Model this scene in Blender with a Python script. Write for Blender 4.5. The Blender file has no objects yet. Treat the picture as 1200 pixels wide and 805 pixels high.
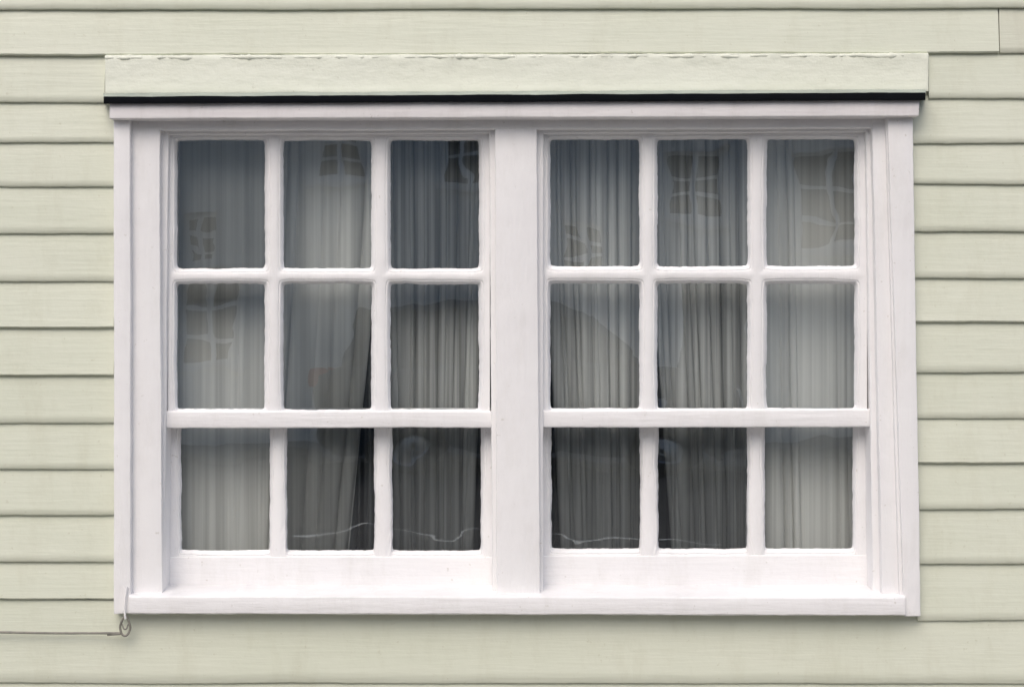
import bpy, bmesh, math, random
from mathutils import Vector, noise
random.seed(7)
scene = bpy.context.scene
S = 0.002; D = 4.0; Z0 = 1.25

def P(px, py, y=0.0):
    k = S*(D+y)/D
    return Vector(((px-600)*k, y, Z0+(402.5-py)*k))

def nz(a, b=0.0, c=0.0):
    return noise.noise(Vector((a, b, c)))

# ------------------------------------------------------------------ materials
def new_mat(name):
    m = bpy.data.materials.new(name); m.use_nodes = True
    nt = m.node_tree
    for n in list(nt.nodes): nt.nodes.remove(n)
    out = nt.nodes.new('ShaderNodeOutputMaterial')
    return m, nt, out

def N(nt, t, **kw):
    n = nt.nodes.new(t)
    for k, v in kw.items():
        if k in n.inputs: n.inputs[k].default_value = v
        else: setattr(n, k, v)
    return n

def coords(nt, scale, rot=(0,0,0)):
    tc = nt.nodes.new('ShaderNodeTexCoord')
    mp = nt.nodes.new('ShaderNodeMapping')
    mp.inputs['Scale'].default_value = scale
    mp.inputs['Rotation'].default_value = rot
    nt.links.new(tc.outputs['Object'], mp.inputs['Vector'])
    return mp

def ramp(nt, src, stops):
    r = nt.nodes.new('ShaderNodeValToRGB')
    el = r.color_ramp.elements
    while len(el) < len(stops): el.new(0.5)
    for e, (p, c) in zip(el, stops):
        e.position = p
        e.color = (*c, 1) if len(c) == 3 else c
    nt.links.new(src, r.inputs['Fac'])
    return r

def mixc(nt, fac, a, b, mode='MIX'):
    m = nt.nodes.new('ShaderNodeMix'); m.data_type = 'RGBA'; m.blend_type = mode
    if hasattr(fac, 'links') or not isinstance(fac, (int, float)): nt.links.new(fac, m.inputs[0])
    else: m.inputs[0].default_value = fac
    for s, i in ((a, 6), (b, 7)):
        if isinstance(s, tuple): m.inputs[i].default_value = (*s, 1)
        else: nt.links.new(s, m.inputs[i])
    return m.outputs[2]

def paint(name, col, col2, dirt, rough=0.45, stroke=(3, 3, 40), bump=0.35, dirt_amt=0.5, lump=0.9, dist=0.0035, ln=16.0):
    m, nt, out = new_mat(name)
    b = N(nt, 'ShaderNodeBsdfPrincipled'); b.inputs['Roughness'].default_value = rough
    b.inputs['Specular IOR Level'].default_value = 0.35
    nt.links.new(b.outputs[0], out.inputs[0])
    c1 = coords(nt, (2.2, 2.2, 5))
    n1 = N(nt, 'ShaderNodeTexNoise', Scale=1.0, Detail=4.0, Roughness=0.6)
    nt.links.new(c1.outputs[0], n1.inputs['Vector'])
    r1 = ramp(nt, n1.outputs['Fac'], [(0.35, (0,0,0)), (0.65, (1,1,1))])
    base = mixc(nt, r1.outputs[0], col, col2)
    c2 = coords(nt, (7, 7, 2.2))
    n2 = N(nt, 'ShaderNodeTexNoise', Scale=1.6, Detail=9.0, Roughness=0.75)
    nt.links.new(c2.outputs[0], n2.inputs['Vector'])
    r2 = ramp(nt, n2.outputs['Fac'], [(0.50, (0,0,0)), (0.8, (dirt_amt,)*3)])
    base = mixc(nt, r2.outputs[0], base, dirt)
    c3 = coords(nt, (75, 75, 75))
    n3 = N(nt, 'ShaderNodeTexNoise', Scale=1.0, Detail=2.0, Roughness=0.6)
    nt.links.new(c3.outputs[0], n3.inputs['Vector'])
    r3 = ramp(nt, n3.outputs['Fac'], [(0.70, (0,0,0)), (0.76, (0.55,)*3)])
    base = mixc(nt, r3.outputs[0], base, dirt)
    nt.links.new(base, b.inputs['Base Color'])
    c4 = coords(nt, stroke)
    n4 = N(nt, 'ShaderNodeTexNoise', Scale=3.0, Detail=3.0, Roughness=0.6)
    nt.links.new(c4.outputs[0], n4.inputs['Vector'])
    c5 = coords(nt, (1, 1, 1))
    n5 = N(nt, 'ShaderNodeTexNoise', Scale=ln, Detail=5.0, Roughness=0.6)
    nt.links.new(c5.outputs[0], n5.inputs['Vector'])
    a1 = N(nt, 'ShaderNodeMath', operation='MULTIPLY_ADD'); a1.inputs[1].default_value = lump
    nt.links.new(n5.outputs['Fac'], a1.inputs[0]); nt.links.new(n4.outputs['Fac'], a1.inputs[2])
    bp = N(nt, 'ShaderNodeBump'); bp.inputs['Strength'].default_value = bump
    bp.inputs['Distance'].default_value = dist
    nt.links.new(a1.outputs[0], bp.inputs['Height'])
    nt.links.new(bp.outputs[0], b.inputs['Normal'])
    return m

def simple(name, col, rough=0.6, nscale=8.0, var=0.25, bump=0.2, metal=0.0, dist=0.003, spec=0.5):
    m, nt, out = new_mat(name)
    b = N(nt, 'ShaderNodeBsdfPrincipled'); b.inputs['Roughness'].default_value = rough
    b.inputs['Metallic'].default_value = metal
    b.inputs['Specular IOR Level'].default_value = spec
    nt.links.new(b.outputs[0], out.inputs[0])
    c = coords(nt, (1, 1, 1))
    n = N(nt, 'ShaderNodeTexNoise', Scale=nscale, Detail=4.0, Roughness=0.65)
    nt.links.new(c.outputs[0], n.inputs['Vector'])
    base = mixc(nt, n.outputs['Fac'], tuple(v*(1-var) for v in col), tuple(min(1, v*(1+var)) for v in col))
    nt.links.new(base, b.inputs['Base Color'])
    if bump:
        bp = N(nt, 'ShaderNodeBump'); bp.inputs['Strength'].default_value = bump
        bp.inputs['Distance'].default_value = dist
        nt.links.new(n.outputs['Fac'], bp.inputs['Height']); nt.links.new(bp.outputs[0], b.inputs['Normal'])
    return m

M_side = paint('siding_paint', (0.635, 0.66, 0.545), (0.67, 0.69, 0.58), (0.52, 0.52, 0.40),
               stroke=(2.0, 2.0, 30), bump=0.26, dirt_amt=0.5, lump=1.5)
M_side_end = paint('siding_paint_b', (0.59, 0.60, 0.50), (0.64, 0.65, 0.54), (0.43, 0.42, 0.34),
               stroke=(2.0, 2.0, 30), bump=0.26, dirt_amt=0.5, lump=1.5)
M_fascia = paint('fascia_paint', (0.76, 0.78, 0.67), (0.78, 0.80, 0.70), (0.62, 0.62, 0.52),
               stroke=(3, 3, 14), bump=0.42, dirt_amt=0.3, lump=2.0, ln=20)
M_white = paint('white_gloss_paint', (0.81, 0.80, 0.81), (0.84, 0.835, 0.84), (0.58, 0.56, 0.52),
               rough=0.36, stroke=(26, 26, 2.5), bump=0.45, dirt_amt=0.32, lump=1.3, ln=18)
M_whiteh = paint('white_gloss_paint_rail', (0.81, 0.80, 0.81), (0.84, 0.835, 0.84), (0.56, 0.54, 0.50),
               rough=0.36, stroke=(2.5, 26, 26), bump=0.45, dirt_amt=0.35, lump=1.3, ln=18)
M_header = paint('header_paint', (0.76, 0.735, 0.745), (0.80, 0.78, 0.785), (0.52, 0.49, 0.47),
               rough=0.42, stroke=(2.5, 22, 22), bump=0.45, dirt_amt=0.45, lump=1.3)
M_black = simple('bitumen_edge', (0.004, 0.005, 0.007), 0.9, 30, 0.5, 0.5, spec=0.12)
M_lead = simple('lead_flashing', (0.36, 0.40, 0.35), 0.7, 14, 0.45, 0.5)
M_wire = simple('weathered_wire', (0.24, 0.23, 0.20), 0.6, 60, 0.5, 0.3)
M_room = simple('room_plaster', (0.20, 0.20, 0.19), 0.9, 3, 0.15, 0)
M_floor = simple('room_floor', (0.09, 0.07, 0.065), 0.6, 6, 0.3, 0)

def glass_mat(name, amt=4.6, wob=0.0008):
    m, nt, out = new_mat(name)
    tr = N(nt, 'ShaderNodeBsdfTransparent'); tr.inputs[0].default_value = (0.95, 0.975, 0.97, 1)
    gl = N(nt, 'ShaderNodeBsdfGlossy'); gl.inputs['Roughness'].default_value = 0.0
    gl.inputs[0].default_value = (0.95, 0.98, 1.0, 1)
    c = coords(nt, (1, 1, 1.4))
    n = N(nt, 'ShaderNodeTexNoise', Scale=5.0, Detail=1.5, Roughness=0.35, Distortion=0.3)
    nt.links.new(c.outputs[0], n.inputs['Vector'])
    bp = N(nt, 'ShaderNodeBump'); bp.inputs['Strength'].default_value = 1.0
    bp.inputs['Distance'].default_value = wob
    nt.links.new(n.outputs['Fac'], bp.inputs['Height'])
    nt.links.new(bp.outputs[0], gl.inputs['Normal'])
    fr = N(nt, 'ShaderNodeFresnel', IOR=1.52)
    mu = N(nt, 'ShaderNodeMath', operation='MULTIPLY'); mu.inputs[1].default_value = amt; mu.use_clamp = True
    nt.links.new(fr.outputs[0], mu.inputs[0])
    mx = N(nt, 'ShaderNodeMixShader')
    nt.links.new(mu.outputs[0], mx.inputs[0]); nt.links.new(tr.outputs[0], mx.inputs[1]); nt.links.new(gl.outputs[0], mx.inputs[2])
    nt.links.new(mx.outputs[0], out.inputs[0])
    return m
M_glass = glass_mat('old_window_glass')

def curtain_mat(name, col, transp, streak=0.25):
    m, nt, out = new_mat(name)
    c = coords(nt, (60, 4, 0.6))
    n = N(nt, 'ShaderNodeTexNoise', Scale=1.0, Detail=3.0, Roughness=0.6)
    nt.links.new(c.outputs[0], n.inputs['Vector'])
    base = mixc(nt, n.outputs['Fac'], tuple(v*0.82 for v in col), tuple(min(1, v*1.08) for v in col))
    df = N(nt, 'ShaderNodeBsdfDiffuse'); tl = N(nt, 'ShaderNodeBsdfTranslucent')
    nt.links.new(base, df.inputs[0]); nt.links.new(base, tl.inputs[0])
    m1 = N(nt, 'ShaderNodeMixShader'); m1.inputs[0].default_value = 0.2
    nt.links.new(df.outputs[0], m1.inputs[1]); nt.links.new(tl.outputs[0], m1.inputs[2])
    tr = N(nt, 'ShaderNodeBsdfTransparent')
    mr = N(nt, 'ShaderNodeMapRange')
    mr.inputs[1].default_value = 0.35; mr.inputs[2].default_value = 0.65
    mr.inputs[3].default_value = max(0, transp-streak/2); mr.inputs[4].default_value = min(1, transp+streak/2)
    nt.links.new(n.outputs['Fac'], mr.inputs[0])
    m2 = N(nt, 'ShaderNodeMixShader')
    nt.links.new(mr.outputs[0], m2.inputs[0]); nt.links.new(m1.outputs[0], m2.inputs[1]); nt.links.new(tr.outputs[0], m2.inputs[2])
    nt.links.new(m2.outputs[0], out.inputs[0])
    return m
M_curt = curtain_mat('sheer_voile', (0.90, 0.90, 0.87), 0.20, 0.35)
M_thin = curtain_mat('thin_voile', (0.88, 0.89, 0.88), 0.40, 0.55)
M_net = curtain_mat('thin_net', (0.74, 0.76, 0.77), 0.72, 0.5)

# ------------------------------------------------------------------ helpers
def mesh_obj(name, verts, faces, mat, parent=None, smooth=False):
    me = bpy.data.meshes.new(name)
    me.from_pydata([tuple(v) for v in verts], [], faces)
    bm = bmesh.new(); bm.from_mesh(me)
    bmesh.ops.recalc_face_normals(bm, faces=bm.faces)
    bm.to_mesh(me); bm.free()
    me.materials.append(mat)
    if smooth:
        for p in me.polygons: p.use_smooth = True
    o = bpy.data.objects.new(name, me)
    scene.collection.objects.link(o)
    if parent: o.parent = parent
    return o

def empty(name):
    e = bpy.data.objects.new(name, None); scene.collection.objects.link(e); e.empty_display_size = 0.2
    return e

def bevel(o, w=0.002, seg=3):
    b = o.modifiers.new('bevel', 'BEVEL'); b.width = w; b.segments = seg; b.limit_method = 'ANGLE'
    b.angle_limit = math.radians(40)
    for p in o.data.polygons: p.use_smooth = True
    return o

def slab(name, c, yf, yb, mat, parent, wob=0.0007, bw=0.0020, axis='v'):
    TL, TR, BR, BL = [P(*q, yf) for q in c]
    n = 90
    verts = []; faces = []
    seed = random.random()*100
    for i in range(n+1):
        t = i/n
        if axis == 'v': a = TL.lerp(BL, t); b = TR.lerp(BR, t)
        else: a = BL.lerp(BR, t); b = TL.lerp(TR, t)
        L = t*((TL-BL).length if axis == 'v' else (TL-TR).length)
        for k, q in enumerate((a, b)):
            w1 = nz(L*6, seed+k*7)*wob*1.6 + nz(L*40, seed+k*7+3)*wob*1.0
            w2 = nz(L*5, seed+k*7, 9)*wob
            q = q.copy()
            if axis == 'v': q.x += w1
            else: q.z += w1
            q.y = yf + w2
            verts.append(q)
            qb = q.copy(); qb.y = yb
            verts.append(qb)
    for i in range(n):
        j = 4*i; k = j+4
        faces += [(j, j+2, k+2, k), (j+1, j+3, k+3, k+1), (j, j+1, k+1, k), (j+2, j+3, k+3, k+2)]
    faces += [(0, 1, 3, 2), (4*n, 4*n+1, 4*n+3, 4*n+2)]
    o = mesh_obj(name, verts, faces, mat, parent)
    return bevel(o, bw)

def box(name, x0, x1, y0, y1, z0, z1, mat, parent=None, bw=0):
    v = [(x, y, z) for x in (x0, x1) for y in (y0, y1) for z in (z0, z1)]
    f = [(0,1,3,2), (4,5,7,6), (0,1,5,4), (2,3,7,6), (0,2,6,4), (1,3,7,5)]
    o = mesh_obj(name, v, f, mat, parent)
    if bw: bevel(o, bw, 2)
    return o

# ------------------------------------------------------------------ clapboard wall
wall = empty('clapboard_wall')
bcount = 0
def board(x0, x1, tl, tr, bl, br, mat=None):
    global bcount
    bcount += 1
    seed = bcount*13.7
    lip = 0.0100 + random.uniform(-0.002, 0.002)
    n = max(4, int((x1-x0)/6))
    verts = []; faces = []
    R = 7
    for i in range(n+1):
        t = i/n
        px = x0+(x1-x0)*t
        zt = P(px, tl+(tr-tl)*t).z + 0.006
        zb = P(px, bl+(br-bl)*t, -lip).z
        x = P(px, 0).x
        w = nz(x*3, seed)*0.0022 + nz(x*22, seed, 5)*0.0009 + nz(x*90, seed, 8)*0.0005
        yw = nz(x*2.5, seed, 2)*0.0020 + nz(x*15, seed, 4)*0.0007
        zb += w
        h = zt-zb
        ring = [(0.006, zb+0.001), (-lip+0.0030+yw, zb), (-lip+yw, zb+0.0032),
                (-lip*0.85+yw, zb+h*0.15), (-lip*0.55+yw*0.8, zb+h*0.45), (-lip*0.2+yw*0.4, zb+h*0.8), (0.001, zt)]
        for (yy, zz) in ring: verts.append((x, yy, zz))
    for i in range(n):
        for k in range(R-1):
            a = i*R+k
            faces.append((a, a+1, a+R+1, a+R))
    faces.append(tuple(range(R))); faces.append(tuple(n*R+k for k in range(R)))
    o = mesh_obj('board_%d' % bcount, verts, faces, mat or M_side, wall, smooth=True)
    o.data.set_sharp_from_angle(angle=math.radians(50))
    return o

XL, XR = -1500, 2700
Lq = [66, 120, 167, 219, 274, 330, 384, 440, 496, 550, 604, 658, 702]
Rq = [62, 115, 168, 216, 271, 326, 378, 436, 490, 543, 597, 661, 727]
rr = lambda: random.uniform(-0.8, 0.8)
for i in range(len(Lq)-1):
    xe = 123.5 if i == 0 else 134.5
    board(XL, xe, Lq[i]-2, Lq[i], Lq[i+1]-2+rr(), Lq[i+1]+rr()*0.5)
for i in range(len(Rq)-1):
    xs = 1087.5 if i == 0 else 1066+i*0.75
    board(xs, XR, Rq[i], Rq[i]-1, Rq[i+1]+rr()*0.5, Rq[i+1]-2)
board(XL, 1169.3, 14, 10.5, 68, 62.2)
board(1170.7, XR, 11, 6, 62.6, 58, M_side_end)
e = 12.0
for k in range(22):
    top = e-54; sp = [300, 900, -300, 1500, 500][k % 5]
    if k == 0:
        board(XL, XR, top+2, top-6, e+2, e-5)
    else:
        board(XL, sp-0.6, top+2, top-2, e+2, e-2); board(sp+0.6, XR, top-2, top-6, e-2, e-6)
    e = top
board(XL, XR, 695, 724, 800, 801)
e = 800.5
for k in range(5):
    board(XL, XR, e, e, e+54, e+54); e += 54
zbase = P(0, e).z
def sheet(name, x0, x1, z0, z1, y0, y1, mat): return box(name, x0, x1, y0, y1, z0, z1, mat, wall)
xo0, xo1 = P(150, 0).x, P(1056, 0).x
zo0, zo1 = P(0, 705).z, P(0, 135).z
xw0, xw1 = P(XL, 0).x, P(XR, 0).x
sheet('sheathing_left', xw0, xo0, 0, 4.2, 0.008, 0.14, M_side)
sheet('sheathing_right', xo1, xw1, 0, 4.2, 0.008, 0.14, M_side)
sheet('sheathing_over', xo0, xo1, zo1, 4.2, 0.008, 0.14, M_side)
sheet('sheathing_under', xo0, xo1, 0, zo0, 0.008, 0.14, M_side)
M_brick = simple('plinth_brick', (0.22, 0.11, 0.08), 0.85, 14, 0.35, 0.4)
box('brick_plinth', xw0, xw1, -0.03, 0.006, -0.02, zbase+0.004, M_brick, wall)

# ------------------------------------------------------------------ window
win = empty('sash_window')
def fascia():
    verts = []; faces = []; n = 240
    rows = 9
    for i in range(n+1):
        t = i/n
        px = 123+(1088-123)*t
        tp = 65.5+(63-65.5)*t; bt = 111+(107.5-111)*t
        x = P(px, 0, -0.018).x
        for r in range(rows):
            f = r/(rows-1)
            z = P(0, tp+(bt-tp)*f, -0.018).z
            if r == 0: z += nz(x*14, 3.3)*0.0025+nz(x*60, 8.1)*0.0015
            y = -0.018 + nz(x*7, z*30, 1.7)*0.0012
            if r <= 1: y += -0.003*max(0, nz(x*25, 6.2+r)+0.25)
            verts.append((x, y, z))
        verts.append((x, 0.004, P(0, bt, 0).z)); verts.append((x, 0.004, P(0, tp, 0).z+0.002))
    R = rows+2
    for i in range(n):
        for k in range(R):
            a = i*R+k; b = i*R+(k+1) % R
            faces.append((a, b, b+R, a+R))
    faces.append(tuple(range(R))); faces.append(tuple(n*R+k for k in range(R)))
    o = mesh_obj('fascia_board', verts, faces, M_fascia, win)
    bevel(o, 0.0012, 2)
fascia()
def bead(name, p0, p1, r, mat, seed, y, lump=0.5):
    n = 320; R = 8; verts = []; faces = []
    for i in range(n+1):
        t = i/n; px = p0[0]+(p1[0]-p0[0])*t; py = p0[1]+(p1[1]-p0[1])*t
        c = P(px, py, y); q = r*(1+lump*1.8*nz(c.x*30, seed, c.z*30)+lump*1.2*nz(c.x*110, seed, c.z*110))
        c.z += nz(c.x*18, seed+4)*r*0.6
        for k in range(R):
            a = 2*math.pi*k/R
            verts.append((c.x, c.y+math.cos(a)*q*0.8, c.z+math.sin(a)*q))
    for i in range(n):
        for k in range(R):
            a = i*R+k; b = i*R+(k+1) % R
            faces.append((a, b, b+R, a+R))
    return mesh_obj(name, verts, faces, mat, win, smooth=True)
bead('caulk_bead', (123, 68), (1088, 65.5), 0.0036, M_fascia, 5, -0.017, 0.75)

def strip(name, pts_l, pts_r, mat, wob=0.0008):
    n = 120; R = len(pts_l); verts = []; faces = []
    for i in range(n+1):
        t = i/n
        for k in range(R):
            a = P(*pts_l[k]); b = P(*pts_r[k]); q = a.lerp(b, t)
            q.z += nz(q.x*9, k*2.2, len(name))*wob*1.4 + nz(q.x*45, k*2.2, len(name))*wob*0.7
            verts.append(q)
    for i in range(n):
        for k in range(R):
            a = i*R+k; b = i*R+(k+1) % R
            faces.append((a, b, b+R, a+R))
    faces.append(tuple(range(R))); faces.append(tuple(n*R+k for k in range(R)))
    o = mesh_obj(name, verts, faces, mat, win); return bevel(o, 0.001, 2)
strip('lead_flashing', [(121, 109.5, -0.019), (121, 113.5, -0.066), (121, 116, -0.066), (121, 116, -0.019)],
      [(1085, 105, -0.019), (1085, 108.5, -0.066), (1085, 111, -0.066), (1085, 111, -0.019)], M_lead, 0.0012)
strip('drip_edge', [(121.5, 113.5, -0.072), (121.5, 121.5, -0.072), (121.5, 122, -0.01), (121.5, 117, -0.01)],
      [(1084.5, 108.5, -0.072), (1084.5, 117.3, -0.072), (1084.5, 118, -0.01), (1084.5, 113, -0.01)], M_black, 0.0009)
slab('header', [(128, 121), (1078, 117), (1077, 136.5), (128, 139.5)], -0.060, 0.0, M_header, win, axis='h', bw=0.003)

slab('architrave_1', [(133, 140), (152.5, 140), (153, 718.5), (133.5, 719.5)], -0.036, 0.05, M_white, win)
slab('architrave_2', [(1040, 137), (1069.5, 136.5), (1079, 722), (1060, 722)], -0.036, 0.05, M_white, win)
slab('architrave_2_bead', [(1038, 138), (1045, 138), (1061, 700), (1054, 700)], -0.026, 0.05, M_white, win)
slab('jamb_1', [(151, 140), (187, 140), (190, 704), (151, 704)], -0.016, 0.16, M_white, win)
slab('jamb_2', [(1022, 138), (1044, 138), (1060, 704), (1034, 704)], -0.016, 0.16, M_white, win)
slab('head', [(151, 138), (1046, 135), (1046, 150), (151, 153)], -0.0155, 0.16, M_whiteh, win, axis='h')
slab('mullion', [(580, 139), (629, 139), (633, 704), (582, 704)], -0.0145, 0.16, M_white, win)
def vbead(name, xa, xb, xa2, xb2, yf=0.008):
    slab(name, [(xa, 148), (xb, 148), (xb2, 704), (xa2, 704)], yf, 0.15, M_white, win, bw=0.003)
vbead('stop_1', 185, 197.5, 186, 192)
vbead('stop_2', 573, 583, 577.5, 585)
vbead('stop_3', 626, 637, 629, 636.5)
vbead('stop_4', 1014.5, 1025, 1023, 1037)
slab('head_stop', [(186, 148), (1024, 146), (1024, 155), (186, 158)], 0.009, 0.15, M_whiteh, win, axis='h', bw=0.003)

def sash(name, xs, ys, outer, yf, yg, yb):
    par = win
    xc = [outer[0]] + [(xs[i][1]+xs[i+1][0])/2 for i in range(len(xs)-1)] + [outer[2]]
    yc = [outer[1]] + [(ys[i][1]+ys[i+1][0])/2 for i in range(len(ys)-1)] + [outer[3]]
    verts = []; faces = []
    prof = [(-0.02, yg+0.004), (0.0, yg-0.0005), (0.08, yg-(yg-yf)*0.25), (0.24, yg-(yg-yf)*0.62), (0.38, yg-(yg-yf)*0.86),
            (0.46, yf+0.0022), (0.52, yf+0.0028), (0.57, yf+0.0010), (0.66, yf), (1.0, yf)]
    NS = 44
    for ci, (xa, xb) in enumerate(xs):
        for ri, (ya, yb_) in enumerate(ys):
            sd = random.random()*200
            X0, X1, Y0, Y1 = xc[ci], xc[ci+1], yc[ri], yc[ri+1]
            sides = [((xa, ya), (xb, ya), (0, 1)), ((xb, ya), (xb, yb_), (-1, 0)), ((xb, yb_), (xa, yb_), (0, -1)), ((xa, yb_), (xa, ya), (1, 0))]
            osides = [((X0, Y0), (X1, Y0)), ((X1, Y0), (X1, Y1)), ((X1, Y1), (X0, Y1)), ((X0, Y1), (X0, Y0))]
            inner = []; outerp = []
            for s in range(4):
                (a, b, nn) = sides[s]; L = math.hypot(b[0]-a[0], b[1]-a[1])
                for i in range(NS):
                    t = i/NS
                    x = a[0]+(b[0]-a[0])*t; y = a[1]+(b[1]-a[1])*t
                    d = t*L; dd = min(d, L-d)
                    w = 0.9*nz(d*0.035, sd+s*11) + 0.6*nz(d*0.13, sd+s*11, 3) + 0.4*nz(d*0.4, sd+s*11, 6)
                    fade = min(1, dd/5)
                    off = w*fade + 1.3*math.exp(-dd/2.6) + 0.3
                    px_, py_ = x+nn[0]*off, y+nn[1]*off
                    if i == 0:
                        pn = sides[s-1][2]
                        px_ = x+nn[0]*1.5+pn[0]*1.5; py_ = y+nn[1]*1.5+pn[1]*1.5
                    inner.append((px_, py_))
                    oa, ob = osides[s]
                    outerp.append((oa[0]+(ob[0]-oa[0])*t, oa[1]+(ob[1]-oa[1])*t))
            M = len(inner)
            base = len(verts)
            for (f, yy) in prof:
                for k in range(M):
                    ix, iy = inner[k]; ox, oy = outerp[k]
                    dist = math.hypot(ox-ix, oy-iy)
                    g = f
                    if f < 1.0: g = f*min(1.0, 12.0/max(dist, 1e-3))
                    qx, qy = ix+(ox-ix)*g, iy+(oy-iy)*g
                    lump = nz(qx*0.05, qy*0.05, sd)*0.0007+nz(qx*0.25, qy*0.25, sd)*0.0003 if 0 < f < 1 else 0
                    verts.append(P(qx, qy, yy+lump))
            for k in range(M): verts.append(P(*outerp[k], yb))
            for k in range(M): verts.append(P(*inner[k], yb))
            nl = len(prof)+2
            for l in range(nl-1):
                for k in range(M):
                    a = base+l*M+k; b = base+l*M+(k+1) % M
                    faces.append((a, b, b+M, a+M))
            for k in range(M):
                a = base+(nl-1)*M+k; b = base+(nl-1)*M+(k+1) % M
                faces.append((a, b, base+(k+1) % M, base+k))
            tx = random.uniform(-1, 1)*0.0004; tz = random.uniform(-1, 1)*0.0004
            g4 = [P(xa-3, ya-3, yg+0.001+tx), P(xb+3, ya-3, yg+0.001+tz), P(xb+3, yb_+3, yg+0.001-tx), P(xa-3, yb_+3, yg+0.001-tz)]
            mesh_obj(name+'_pane', g4, [(0, 1, 2, 3)], M_glass, par)
    o = mesh_obj(name, verts, faces, M_white, par, smooth=True)
    o.data.set_sharp_from_angle(angle=math.radians(60))
    return o

cL = [(207.5, 310.5), (332, 435.5), (457.5, 561.5)]
cR = [(644.5, 749.5), (770, 876), (898, 1001.5)]
rU = [(164.5, 315), (332.5, 480)]
sash('upper_sash_1', cL, rU, (197, 155, 574, 493), 0.024, 0.044, 0.058)
sash('upper_sash_2', cR, [(163.5, 312.5), (332, 479)], (636, 153, 1016, 493), 0.024, 0.044, 0.058)
cL2 = [(212, 316.5), (336, 439), (459.5, 563.5)]
cR2 = [(646, 750), (771, 875.5), (896, 999.5)]
sash('lower_sash_1', cL2, [(492, 645)], (188, 478, 579, 692), 0.072, 0.092, 0.106)
sash('lower_sash_2', cR2, [(492, 643)], (631, 478, 1030, 692), 0.072, 0.092, 0.106)
slab('meeting_rail_1', [(193, 481.5), (578, 481.5), (578, 501), (193, 501.5)], 0.016, 0.07, M_whiteh, win, axis='h', bw=0.004)
slab('meeting_rail_2', [(635, 481), (1020, 479), (1020, 500.5), (635, 501)], 0.016, 0.07, M_whiteh, win, axis='h', bw=0.004)
slab('bottom_rail_1', [(189, 652), (578, 652), (578, 690), (189, 690)], 0.069, 0.10, M_whiteh, win, axis='h', bw=0.003)
slab('bottom_rail_2', [(632, 651), (1032, 650), (1032, 690), (632, 690)], 0.069, 0.10, M_whiteh, win, axis='h', bw=0.003)

strip('sill', [(151, 681, 0.11), (151, 697.5, -0.044), (151, 699.5, -0.048), (151, 718, -0.048), (151, 719, -0.044), (151, 717, 0.11)],
      [(1061, 680, 0.11), (1061, 699, -0.044), (1061, 701, -0.048), (1061, 720, -0.048), (1061, 721, -0.044), (1061, 717, 0.11)], M_whiteh, 0.0012)

# ------------------------------------------------------------------ room + curtains
room = empty('room_interior')
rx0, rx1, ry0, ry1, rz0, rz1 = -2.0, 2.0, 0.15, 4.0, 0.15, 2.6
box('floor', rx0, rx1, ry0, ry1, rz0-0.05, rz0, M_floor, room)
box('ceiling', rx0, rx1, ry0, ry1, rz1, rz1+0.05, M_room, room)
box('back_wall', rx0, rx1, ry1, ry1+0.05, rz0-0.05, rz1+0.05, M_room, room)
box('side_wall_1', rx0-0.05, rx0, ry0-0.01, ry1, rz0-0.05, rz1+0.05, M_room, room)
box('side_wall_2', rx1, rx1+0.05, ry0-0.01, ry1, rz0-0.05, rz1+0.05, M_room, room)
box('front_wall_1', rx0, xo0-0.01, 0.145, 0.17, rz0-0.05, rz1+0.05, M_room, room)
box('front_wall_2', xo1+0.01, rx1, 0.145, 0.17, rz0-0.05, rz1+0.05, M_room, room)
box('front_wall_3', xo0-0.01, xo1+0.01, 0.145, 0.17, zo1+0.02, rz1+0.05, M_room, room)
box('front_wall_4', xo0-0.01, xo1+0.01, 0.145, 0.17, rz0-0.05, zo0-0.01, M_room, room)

def curtain(xl_t, xr_t, xl_b, xr_b, y, pleats, amp, mat, seed, flat=None):
    nu = int(pleats*16)+60; nv = 40
    rnd = random.Random(seed)
    w = [rnd.uniform(0.4, 1.8) for _ in range(int(pleats))]
    tot = sum(w); cum = [0]
    for q in w: cum.append(cum[-1]+q/tot)
    amps = [rnd.uniform(0.3, 1.25) for _ in w]
    def pleat(u):
        for i in range(len(w)):
            if u <= cum[i+1] or i == len(w)-1:
                f = (u-cum[i])/(cum[i+1]-cum[i])
                s = math.sin(math.pi*f)
                return (s**0.8 if s > 0 else 0)*amps[i], math.sin(2*math.pi*f)*amps[i]
    verts = []; faces = []
    for j in range(nv+1):
        v = j/nv
        py = 142+(694-142)*v
        xl = xl_t+(xl_b-xl_t)*v**1.2; xr = xr_t+(xr_b-xr_t)*v**1.2
        for i in range(nu+1):
            u = i/nu
            uu = min(1, max(0, u+0.012*nz(v*1.6, seed, u*3)))
            p, sx = pleat(uu)
            fl = 1.0
            if flat: fl = flat(u)
            q = P(xl+(xr-xl)*u, py, y)
            a = amp*fl*(0.75+0.35*v)
            q.y = y - a*p + 0.004*nz(u*4, v*3, seed)
            q.x += -0.22*a*sx + 0.004*nz(v*2.2, u*5, seed+3)
            verts.append(q)
    for j in range(nv):
        for i in range(nu):
            a = j*(nu+1)+i
            faces.append((a, a+1, a+nu+2, a+nu+1))
    return mesh_obj('curtain', verts, faces, mat, None, smooth=True)

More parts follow.
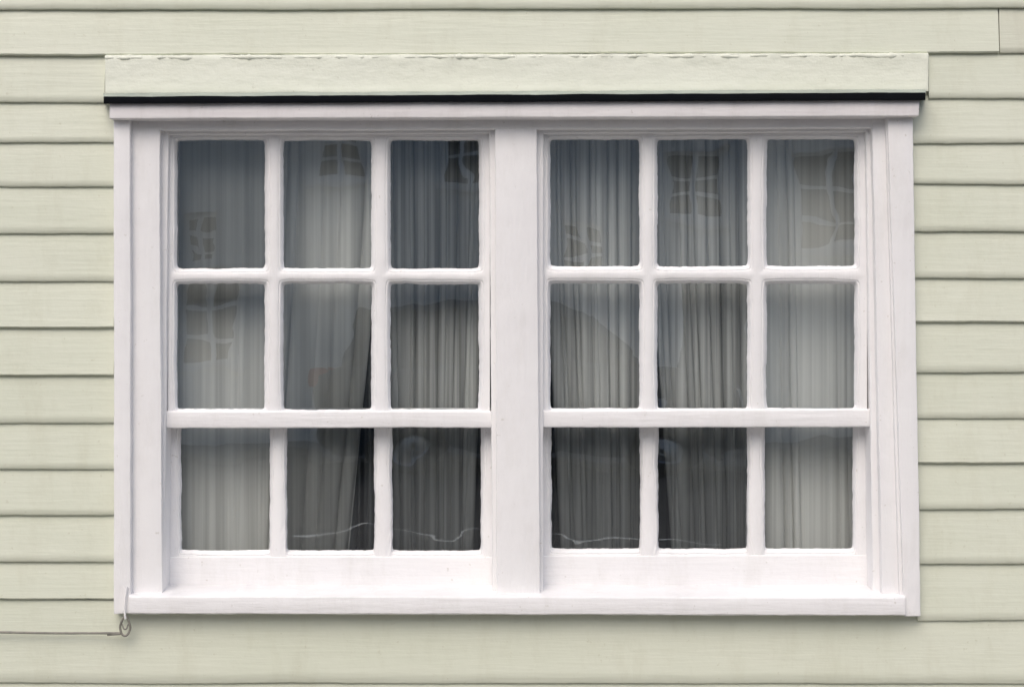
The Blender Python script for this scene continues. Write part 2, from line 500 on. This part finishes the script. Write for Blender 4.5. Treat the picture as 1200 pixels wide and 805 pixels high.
curtain(180, 452, 182, 404, 0.158, 14, 0.020, M_curt, 3, lambda u: 0.12+0.88*min(1, max(0, (u-0.5)/0.15)))
curtain(430, 568, 446, 552, 0.163, 12, 0.024, M_thin, 9)
curtain(634, 772, 660, 762, 0.163, 12, 0.024, M_thin, 15)
curtain(758, 888, 790, 890, 0.160, 10, 0.024, M_thin, 28)
curtain(872, 1035, 890, 1037, 0.158, 8, 0.016, M_curt, 22, lambda u: 1-0.75*min(1, max(0, (u-0.25)/0.2)))
curtain(184, 580, 184, 580, 0.20, 30, 0.024, M_net, 31)
curtain(632, 1034, 632, 1034, 0.20, 30, 0.024, M_net, 37)

# ------------------------------------------------------------------ wire and hook
def tube(name, pts, r, mat, parent):
    cu = bpy.data.curves.new(name, 'CURVE'); cu.dimensions = '3D'; cu.bevel_depth = r; cu.bevel_resolution = 3
    sp = cu.splines.new('BEZIER'); sp.bezier_points.add(len(pts)-1)
    for bp_, p in zip(sp.bezier_points, pts):
        bp_.co = p; bp_.handle_left_type = bp_.handle_right_type = 'AUTO'
    o = bpy.data.objects.new(name, cu); scene.collection.objects.link(o); o.parent = parent
    cu.materials.append(mat)
    return o
wire = empty('wire_and_hook')
tube('wire', [P(-1200, 741, -0.02), P(-500, 739, -0.02), P(-100, 740.5, -0.02), P(0, 740.5, -0.022), P(60, 741.5, -0.022), P(110, 741.5, -0.024), P(141, 741.5, -0.030)], 0.0028, M_wire, wire)
tube('wire_whipping', [P(126, 743.5, -0.024), P(133, 743, -0.028), P(141, 742.5, -0.032)], 0.0026, M_wire, wire)
tube('loop', [P(147, 720, -0.042), P(143, 727, -0.038), P(141, 737, -0.034), P(146, 744.5, -0.034), P(152, 738.5, -0.034), P(151, 728, -0.038), P(147.5, 720, -0.044)], 0.0027, M_wire, wire)
tube('ring', [P(143, 731, -0.037), P(146.5, 737, -0.039), P(150.5, 731, -0.037)], 0.0018, M_wire, wire)
tube('hook', [P(147, 725, -0.044), P(146, 712, -0.0450), P(147, 698, -0.044), P(148.5, 687, -0.041)], 0.0026, M_white, wire)

# ------------------------------------------------------------------ street behind the camera (seen mirrored in the panes)
M_asph = simple('asphalt', (0.05, 0.05, 0.052), 0.9, 30, 0.3, 0)
M_pave = simple('paving', (0.27, 0.26, 0.24), 0.85, 6, 0.2, 0)
M_grass = simple('ground_earth', (0.11, 0.11, 0.07), 0.95, 2, 0.3, 0)
M_line = simple('road_paint', (0.75, 0.75, 0.72), 0.7, 20, 0.15, 0)
M_roof = simple('roof_tile', (0.09, 0.07, 0.065), 0.8, 10, 0.3, 0)
def plane(name, x0, x1, y0, y1, z, mat, parent=None):
    return mesh_obj(name, [(x0, y0, z), (x1, y0, z), (x1, y1, z), (x0, y1, z)], [(0, 1, 2, 3)], mat, parent)
plane('ground', -300, 300, -300, 300, -0.13, M_grass)
plane('road', -120, 120, -15.0, -2.2, -0.12, M_asph)
pv = empty('pavement')
box('near_paving', -120, 120, -2.05, 0.0, -0.129, 0.0, M_pave, pv)
box('near_kerb', -120, 120, -2.2, -2.053, -0.129, 0.004, M_pave, pv, 0.01)
pv2 = empty('pavement')
box('far_paving', -120, 120, -17.6, -15.15, -0.129, 0.0, M_pave, pv2)
box('far_kerb', -120, 120, -15.147, -15.0, -0.129, 0.004, M_pave, pv2, 0.01)
mk = empty('road_marking')
for i in range(-8, 9):
    plane('dash_%d' % (i+9), i*6-1.5, i*6+1.5, -8.1, -8.0, -0.116, M_line, mk)

M_dark = simple('dark_window_glass', (0.02, 0.025, 0.03), 0.05, 3, 0.2, 0.0)
M_frame2 = simple('house_window_frame', (0.8, 0.8, 0.8), 0.5, 5, 0.05, 0.0)
def house(x0, x1, h, mat, wins, doors, yf=-17.6):
    hs = empty('terraced_house')
    ops = [(cx-w/2, cx+w/2, z0, z0+hh) for (cx, z0, w, hh) in wins+doors]
    xs = sorted(set([x0, x1]+[o[0] for o in ops]+[o[1] for o in ops]))
    zs = sorted(set([0.0, h]+[o[2] for o in ops]+[o[3] for o in ops]))
    v = []; f = []
    def quad(a, b, c, d):
        n = len(v); v.extend([a, b, c, d]); f.append((n, n+1, n+2, n+3))
    for i in range(len(xs)-1):
        for j in range(len(zs)-1):
            cx = (xs[i]+xs[i+1])/2; cz = (zs[j]+zs[j+1])/2
            if any(o[0] < cx < o[1] and o[2] < cz < o[3] for o in ops): continue
            quad((xs[i], yf, zs[j]), (xs[i+1], yf, zs[j]), (xs[i+1], yf, zs[j+1]), (xs[i], yf, zs[j+1]))
    for o in ops:
        a, b, c, d = o; yb = yf-0.15
        quad((a, yf, c), (a, yb, c), (a, yb, d), (a, yf, d)); quad((b, yf, c), (b, yb, c), (b, yb, d), (b, yf, d))
        quad((a, yf, c), (b, yf, c), (b, yb, c), (a, yb, c)); quad((a, yf, d), (b, yf, d), (b, yb, d), (a, yb, d))
    yk = yf-7
    quad((x0, yf, 0), (x0, yk, 0), (x0, yk, h), (x0, yf, h)); quad((x1, yf, 0), (x1, yk, 0), (x1, yk, h), (x1, yf, h))
    quad((x0, yk, 0), (x1, yk, 0), (x1, yk, h), (x0, yk, h))
    me = bpy.data.meshes.new('walls'); me.from_pydata(v, [], f); me.materials.append(mat)
    w = bpy.data.objects.new('walls', me); scene.collection.objects.link(w); w.parent = hs
    mesh_obj('roof', [(x0, yf+0.3, h), (x1, yf+0.3, h), (x1, yf-3.5, h+2.2), (x0, yf-3.5, h+2.2), (x0, yk-0.2, h), (x1, yk-0.2, h)],
             [(0, 1, 2, 3), (3, 2, 5, 4), (0, 3, 4), (1, 5, 2), (0, 4, 5, 1)], M_roof, hs)
    box('chimney', x0+0.4, x0+1.1, yf-3.9, yf-3.1, h+1.5, h+3.2, M_brick, hs)
    for (cx, z0, ww, hh) in wins:
        box('glazing', cx-ww/2, cx+ww/2, yf-0.15, yf-0.13, z0, z0+hh, M_dark, hs)
        for t in (0, 0.5, 1):
            xx = cx-ww/2+0.03+(ww-0.06)*t
            box('bar', xx-0.03, xx+0.03, yf-0.129, yf-0.09, z0, z0+hh, M_frame2, hs)
        for t in (0, 0.33, 0.66, 1):
            zz = z0+0.03+(hh-0.06)*t
            box('rail', cx-ww/2, cx+ww/2, yf-0.127, yf-0.093, zz-0.03, zz+0.03, M_frame2, hs)
        box('sill', cx-ww/2-0.08, cx+ww/2+0.08, yf, yf+0.08, z0-0.08, z0-0.002, M_frame2, hs)
    for (cx, z0, ww, hh) in doors:
        box('door', cx-ww/2, cx+ww/2, yf-0.14, yf-0.08, z0, z0+hh, simple('door_paint', (0.05, 0.08, 0.12), 0.4), hs)
MH = [simple('render_white', (0.82, 0.82, 0.80), 0.9, 2, 0.04, 0), simple('render_cream', (0.72, 0.68, 0.58), 0.9, 2, 0.06, 0),
      simple('house_brick', (0.30, 0.19, 0.14), 0.9, 12, 0.3, 0), simple('render_grey', (0.68, 0.70, 0.71), 0.9, 2, 0.06, 0)]
def stdw(c): return [(c-1.1, 0.9, 1.0, 1.4), (c-1.1, 3.3, 0.9, 1.2), (c+1.1, 3.3, 0.9, 1.2)]
house(-17, -12, 5.6, MH[2], stdw(-14.5), [(-13.3, 0.02, 0.9, 2.0)])
house(-12, -6.6, 5.8, MH[1], stdw(-9.3), [(-8.0, 0.02, 0.9, 2.0)])
house(-6.6, -1.6, 5.4, MH[0], [(-3.9, 0.9, 0.7, 1.2), (-3.95, 2.15, 0.45, 0.7), (-2.2, 3.2, 0.6, 0.9)], [(-5.6, 0.02, 0.9, 2.0)])
house(-1.6, 3.3, 6.2, MH[3], [(0.85, 2.15, 0.55, 0.65), (2.4, 2.8, 0.7, 0.95), (-0.5, 3.3, 0.7, 0.9)], [(2.7, 0.02, 0.9, 2.0)])
house(3.3, 8.5, 5.8, MH[0], [(4.1, 2.4, 0.8, 1.25), (5.6, 2.5, 0.8, 1.2), (5.2, 0.9, 1.2, 1.2)], [(7.3, 0.02, 0.9, 2.0)])
house(8.5, 14, 5.8, MH[2], stdw(11), [(12.6, 0.02, 0.9, 2.0)])

def car(cx, cy):
    c = empty('parked_car')
    M_body = simple('car_paint', (0.03, 0.05, 0.075), 0.25, 2, 0.05, 0.0)
    M_tyre = simple('tyre_rubber', (0.02, 0.02, 0.02), 0.85, 30, 0.2, 0.0)
    M_rim = simple('alloy_rim', (0.5, 0.5, 0.52), 0.3, 5, 0.05, 0.0, 0.9)
    M_lamp = simple('car_lamp', (0.5, 0.1, 0.06), 0.2, 4, 0.05, 0)
    M_lamp2 = simple('car_headlamp', (0.7, 0.72, 0.75), 0.1, 4, 0.05, 0)
    g = -0.12
    def arch(xc, r=0.38, n=10):
        return [(xc+r*math.cos(math.pi*(1-i/n)), 0.32+r*math.sin(math.pi*(1-i/n))) for i in range(n+1)]
    low = [(-2.1, 0.35), (-1.75, 0.28)] + arch(-1.3) + arch(1.3) + [(1.8, 0.28), (2.12, 0.36), (2.16, 0.62), (2.08, 0.86), (1.85, 0.98), (1.1, 1.10), (-1.9, 1.12), (-2.1, 0.98), (-2.16, 0.7)]
    v = []; f = []; n = len(low)
    for (yo, sc) in ((-0.90, 0.97), (-0.86, 1.0), (0.86, 1.0), (0.90, 0.97)):
        for (x, z) in low: v.append((cx+x*(1 if abs(yo) < 0.88 else 0.985), cy+yo, g+0.6+(z-0.6)*sc))
    for r in range(3):
        for k in range(n):
            f.append((r*n+k, r*n+(k+1) % n, (r+1)*n+(k+1) % n, (r+1)*n+k))
    f.append(tuple(range(n))); f.append(tuple(3*n+k for k in range(n)))
    bevel(mesh_obj('body', v, f, M_body, c), 0.03, 3)
    def cabin(name, prof, w0, w1, mat, zr0=1.10, zr1=1.72):
        v = []; f = []; n = len(prof)
        for s in (-1, 1):
            for (x, z) in prof:
                w = w0+(w1-w0)*(z-zr0)/(zr1-zr0)
                v.append((cx+x, cy+s*w, g+z))
        for k in range(n): f.append((k, (k+1) % n, n+(k+1) % n, n+k))
        f.append(tuple(range(n))); f.append(tuple(n+k for k in range(n)))
        return mesh_obj(name, v, f, mat, c)
    bevel(cabin('windows', [(-1.88, 1.08), (-1.72, 1.5), (-1.5, 1.66), (-0.9, 1.72), (0.1, 1.72), (0.55, 1.64), (1.15, 1.08)], 0.82, 0.62, M_dark), 0.03, 2)
    bevel(cabin('roof', [(-1.62, 1.63), (-1.45, 1.71), (-0.9, 1.765), (0.1, 1.765), (0.5, 1.70), (0.68, 1.60), (0.1, 1.665), (-1.3, 1.665)], 0.84, 0.65, M_body), 0.01, 2)
    for (xb, xt) in ((-1.86, -1.66), (-0.75, -0.72), (0.22, 0.20), (1.13, 0.55)):
        cabin('pillar', [(xb-0.05, 1.09), (xb+0.05, 1.09), (xt+0.05, 1.66), (xt-0.05, 1.66)], 0.835, 0.655, M_body)
    for xw in (-1.3, 1.3):
        for s in (-1, 1):
            for (nm, r0, r1, mt, dy) in (('tyre', 0.20, 0.33, M_tyre, 0.0), ('rim', 0.0, 0.205, M_rim, 0.01)):
                v = []; f = []; K = 28
                pr = [(r0, -0.1), (r1-0.02, -0.1), (r1, -0.07), (r1, 0.07), (r1-0.02, 0.1), (r0, 0.1)] if nm == 'tyre' else [(0.02, -0.085), (0.06, -0.09), (0.17, -0.07), (0.205, -0.1), (0.205, 0.1), (0.17, 0.07), (0.06, 0.09), (0.02, 0.085)]
                for k in range(K):
                    a = 2*math.pi*k/K
                    for (r, yy) in pr: v.append((cx+xw+r*math.cos(a), cy+s*0.80+yy, g+0.33+r*math.sin(a)))
                m = len(pr)
                for k in range(K):
                    for q in range(m):
                        a = k*m+q; b = k*m+(q+1) % m; kk = ((k+1) % K)*m
                        f.append((a, b, kk+(q+1) % m, kk+q))
                mesh_obj(nm, v, f, mt, c, smooth=False)
    for s in (-1, 1):
        box('tail_lamp', cx-2.17, cx-2.02, cy+s*0.75-0.12, cy+s*0.75+0.12, g+0.85, g+1.05, M_lamp, c, 0.02)
        box('headlamp', cx+1.98, cx+2.14, cy+s*0.70-0.16, cy+s*0.70+0.16, g+0.72, g+0.86, M_lamp2, c, 0.03)
        box('door_handle', cx-0.55, cx-0.38, cy+s*0.905-0.015, cy+s*0.905+0.015, g+0.96, g+0.99, M_rim, c, 0.005)
        box('wing_mirror', cx+0.72, cx+0.92, cy+s*0.97-0.09, cy+s*0.97+0.09, g+1.10, g+1.24, M_body, c, 0.03)
    box('door_seam', cx+0.22, cx+0.228, cy-0.903, cy+0.903, g+0.4, g+1.08, M_tyre, c)
car(0.25, -13.9)

# ------------------------------------------------------------------ light
EL, AZ = math.radians(46), math.radians(14)
wd = bpy.data.worlds.new('World'); scene.world = wd; wd.use_nodes = True
nt = wd.node_tree
bg = nt.nodes['Background']
sky = nt.nodes.new('ShaderNodeTexSky'); sky.sky_type = 'NISHITA'; sky.sun_disc = False
sky.sun_elevation = EL; sky.sun_rotation = math.radians(180)+AZ
sky.dust_density = 4.0; sky.air_density = 1.0; sky.ozone_density = 1.0
nt.links.new(sky.outputs[0], bg.inputs[0]); bg.inputs[1].default_value = 0.15
sd = bpy.data.lights.new('sun', 'SUN'); sd.energy = 1.15; sd.angle = math.radians(50); sd.color = (1.0, 0.98, 0.95)
so = bpy.data.objects.new('sun', sd); scene.collection.objects.link(so)
d = Vector((-math.sin(AZ)*math.cos(EL), -math.cos(AZ)*math.cos(EL), math.sin(EL)))
so.rotation_euler = d.to_track_quat('Z', 'Y').to_euler(); so.location = d*20

cd = bpy.data.cameras.new('camera'); cam = bpy.data.objects.new('camera', cd); scene.collection.objects.link(cam)
cam.location = (0, -D, Z0); cam.rotation_euler = (math.radians(90), 0, 0)
cd.sensor_width = 36; cd.lens = 36*D/(1200*S); cd.clip_end = 1000; cd.clip_start = 0.05
scene.camera = cam
scene.view_settings.view_transform = 'Standard'; scene.view_settings.look = 'None'; scene.view_settings.exposure = 0
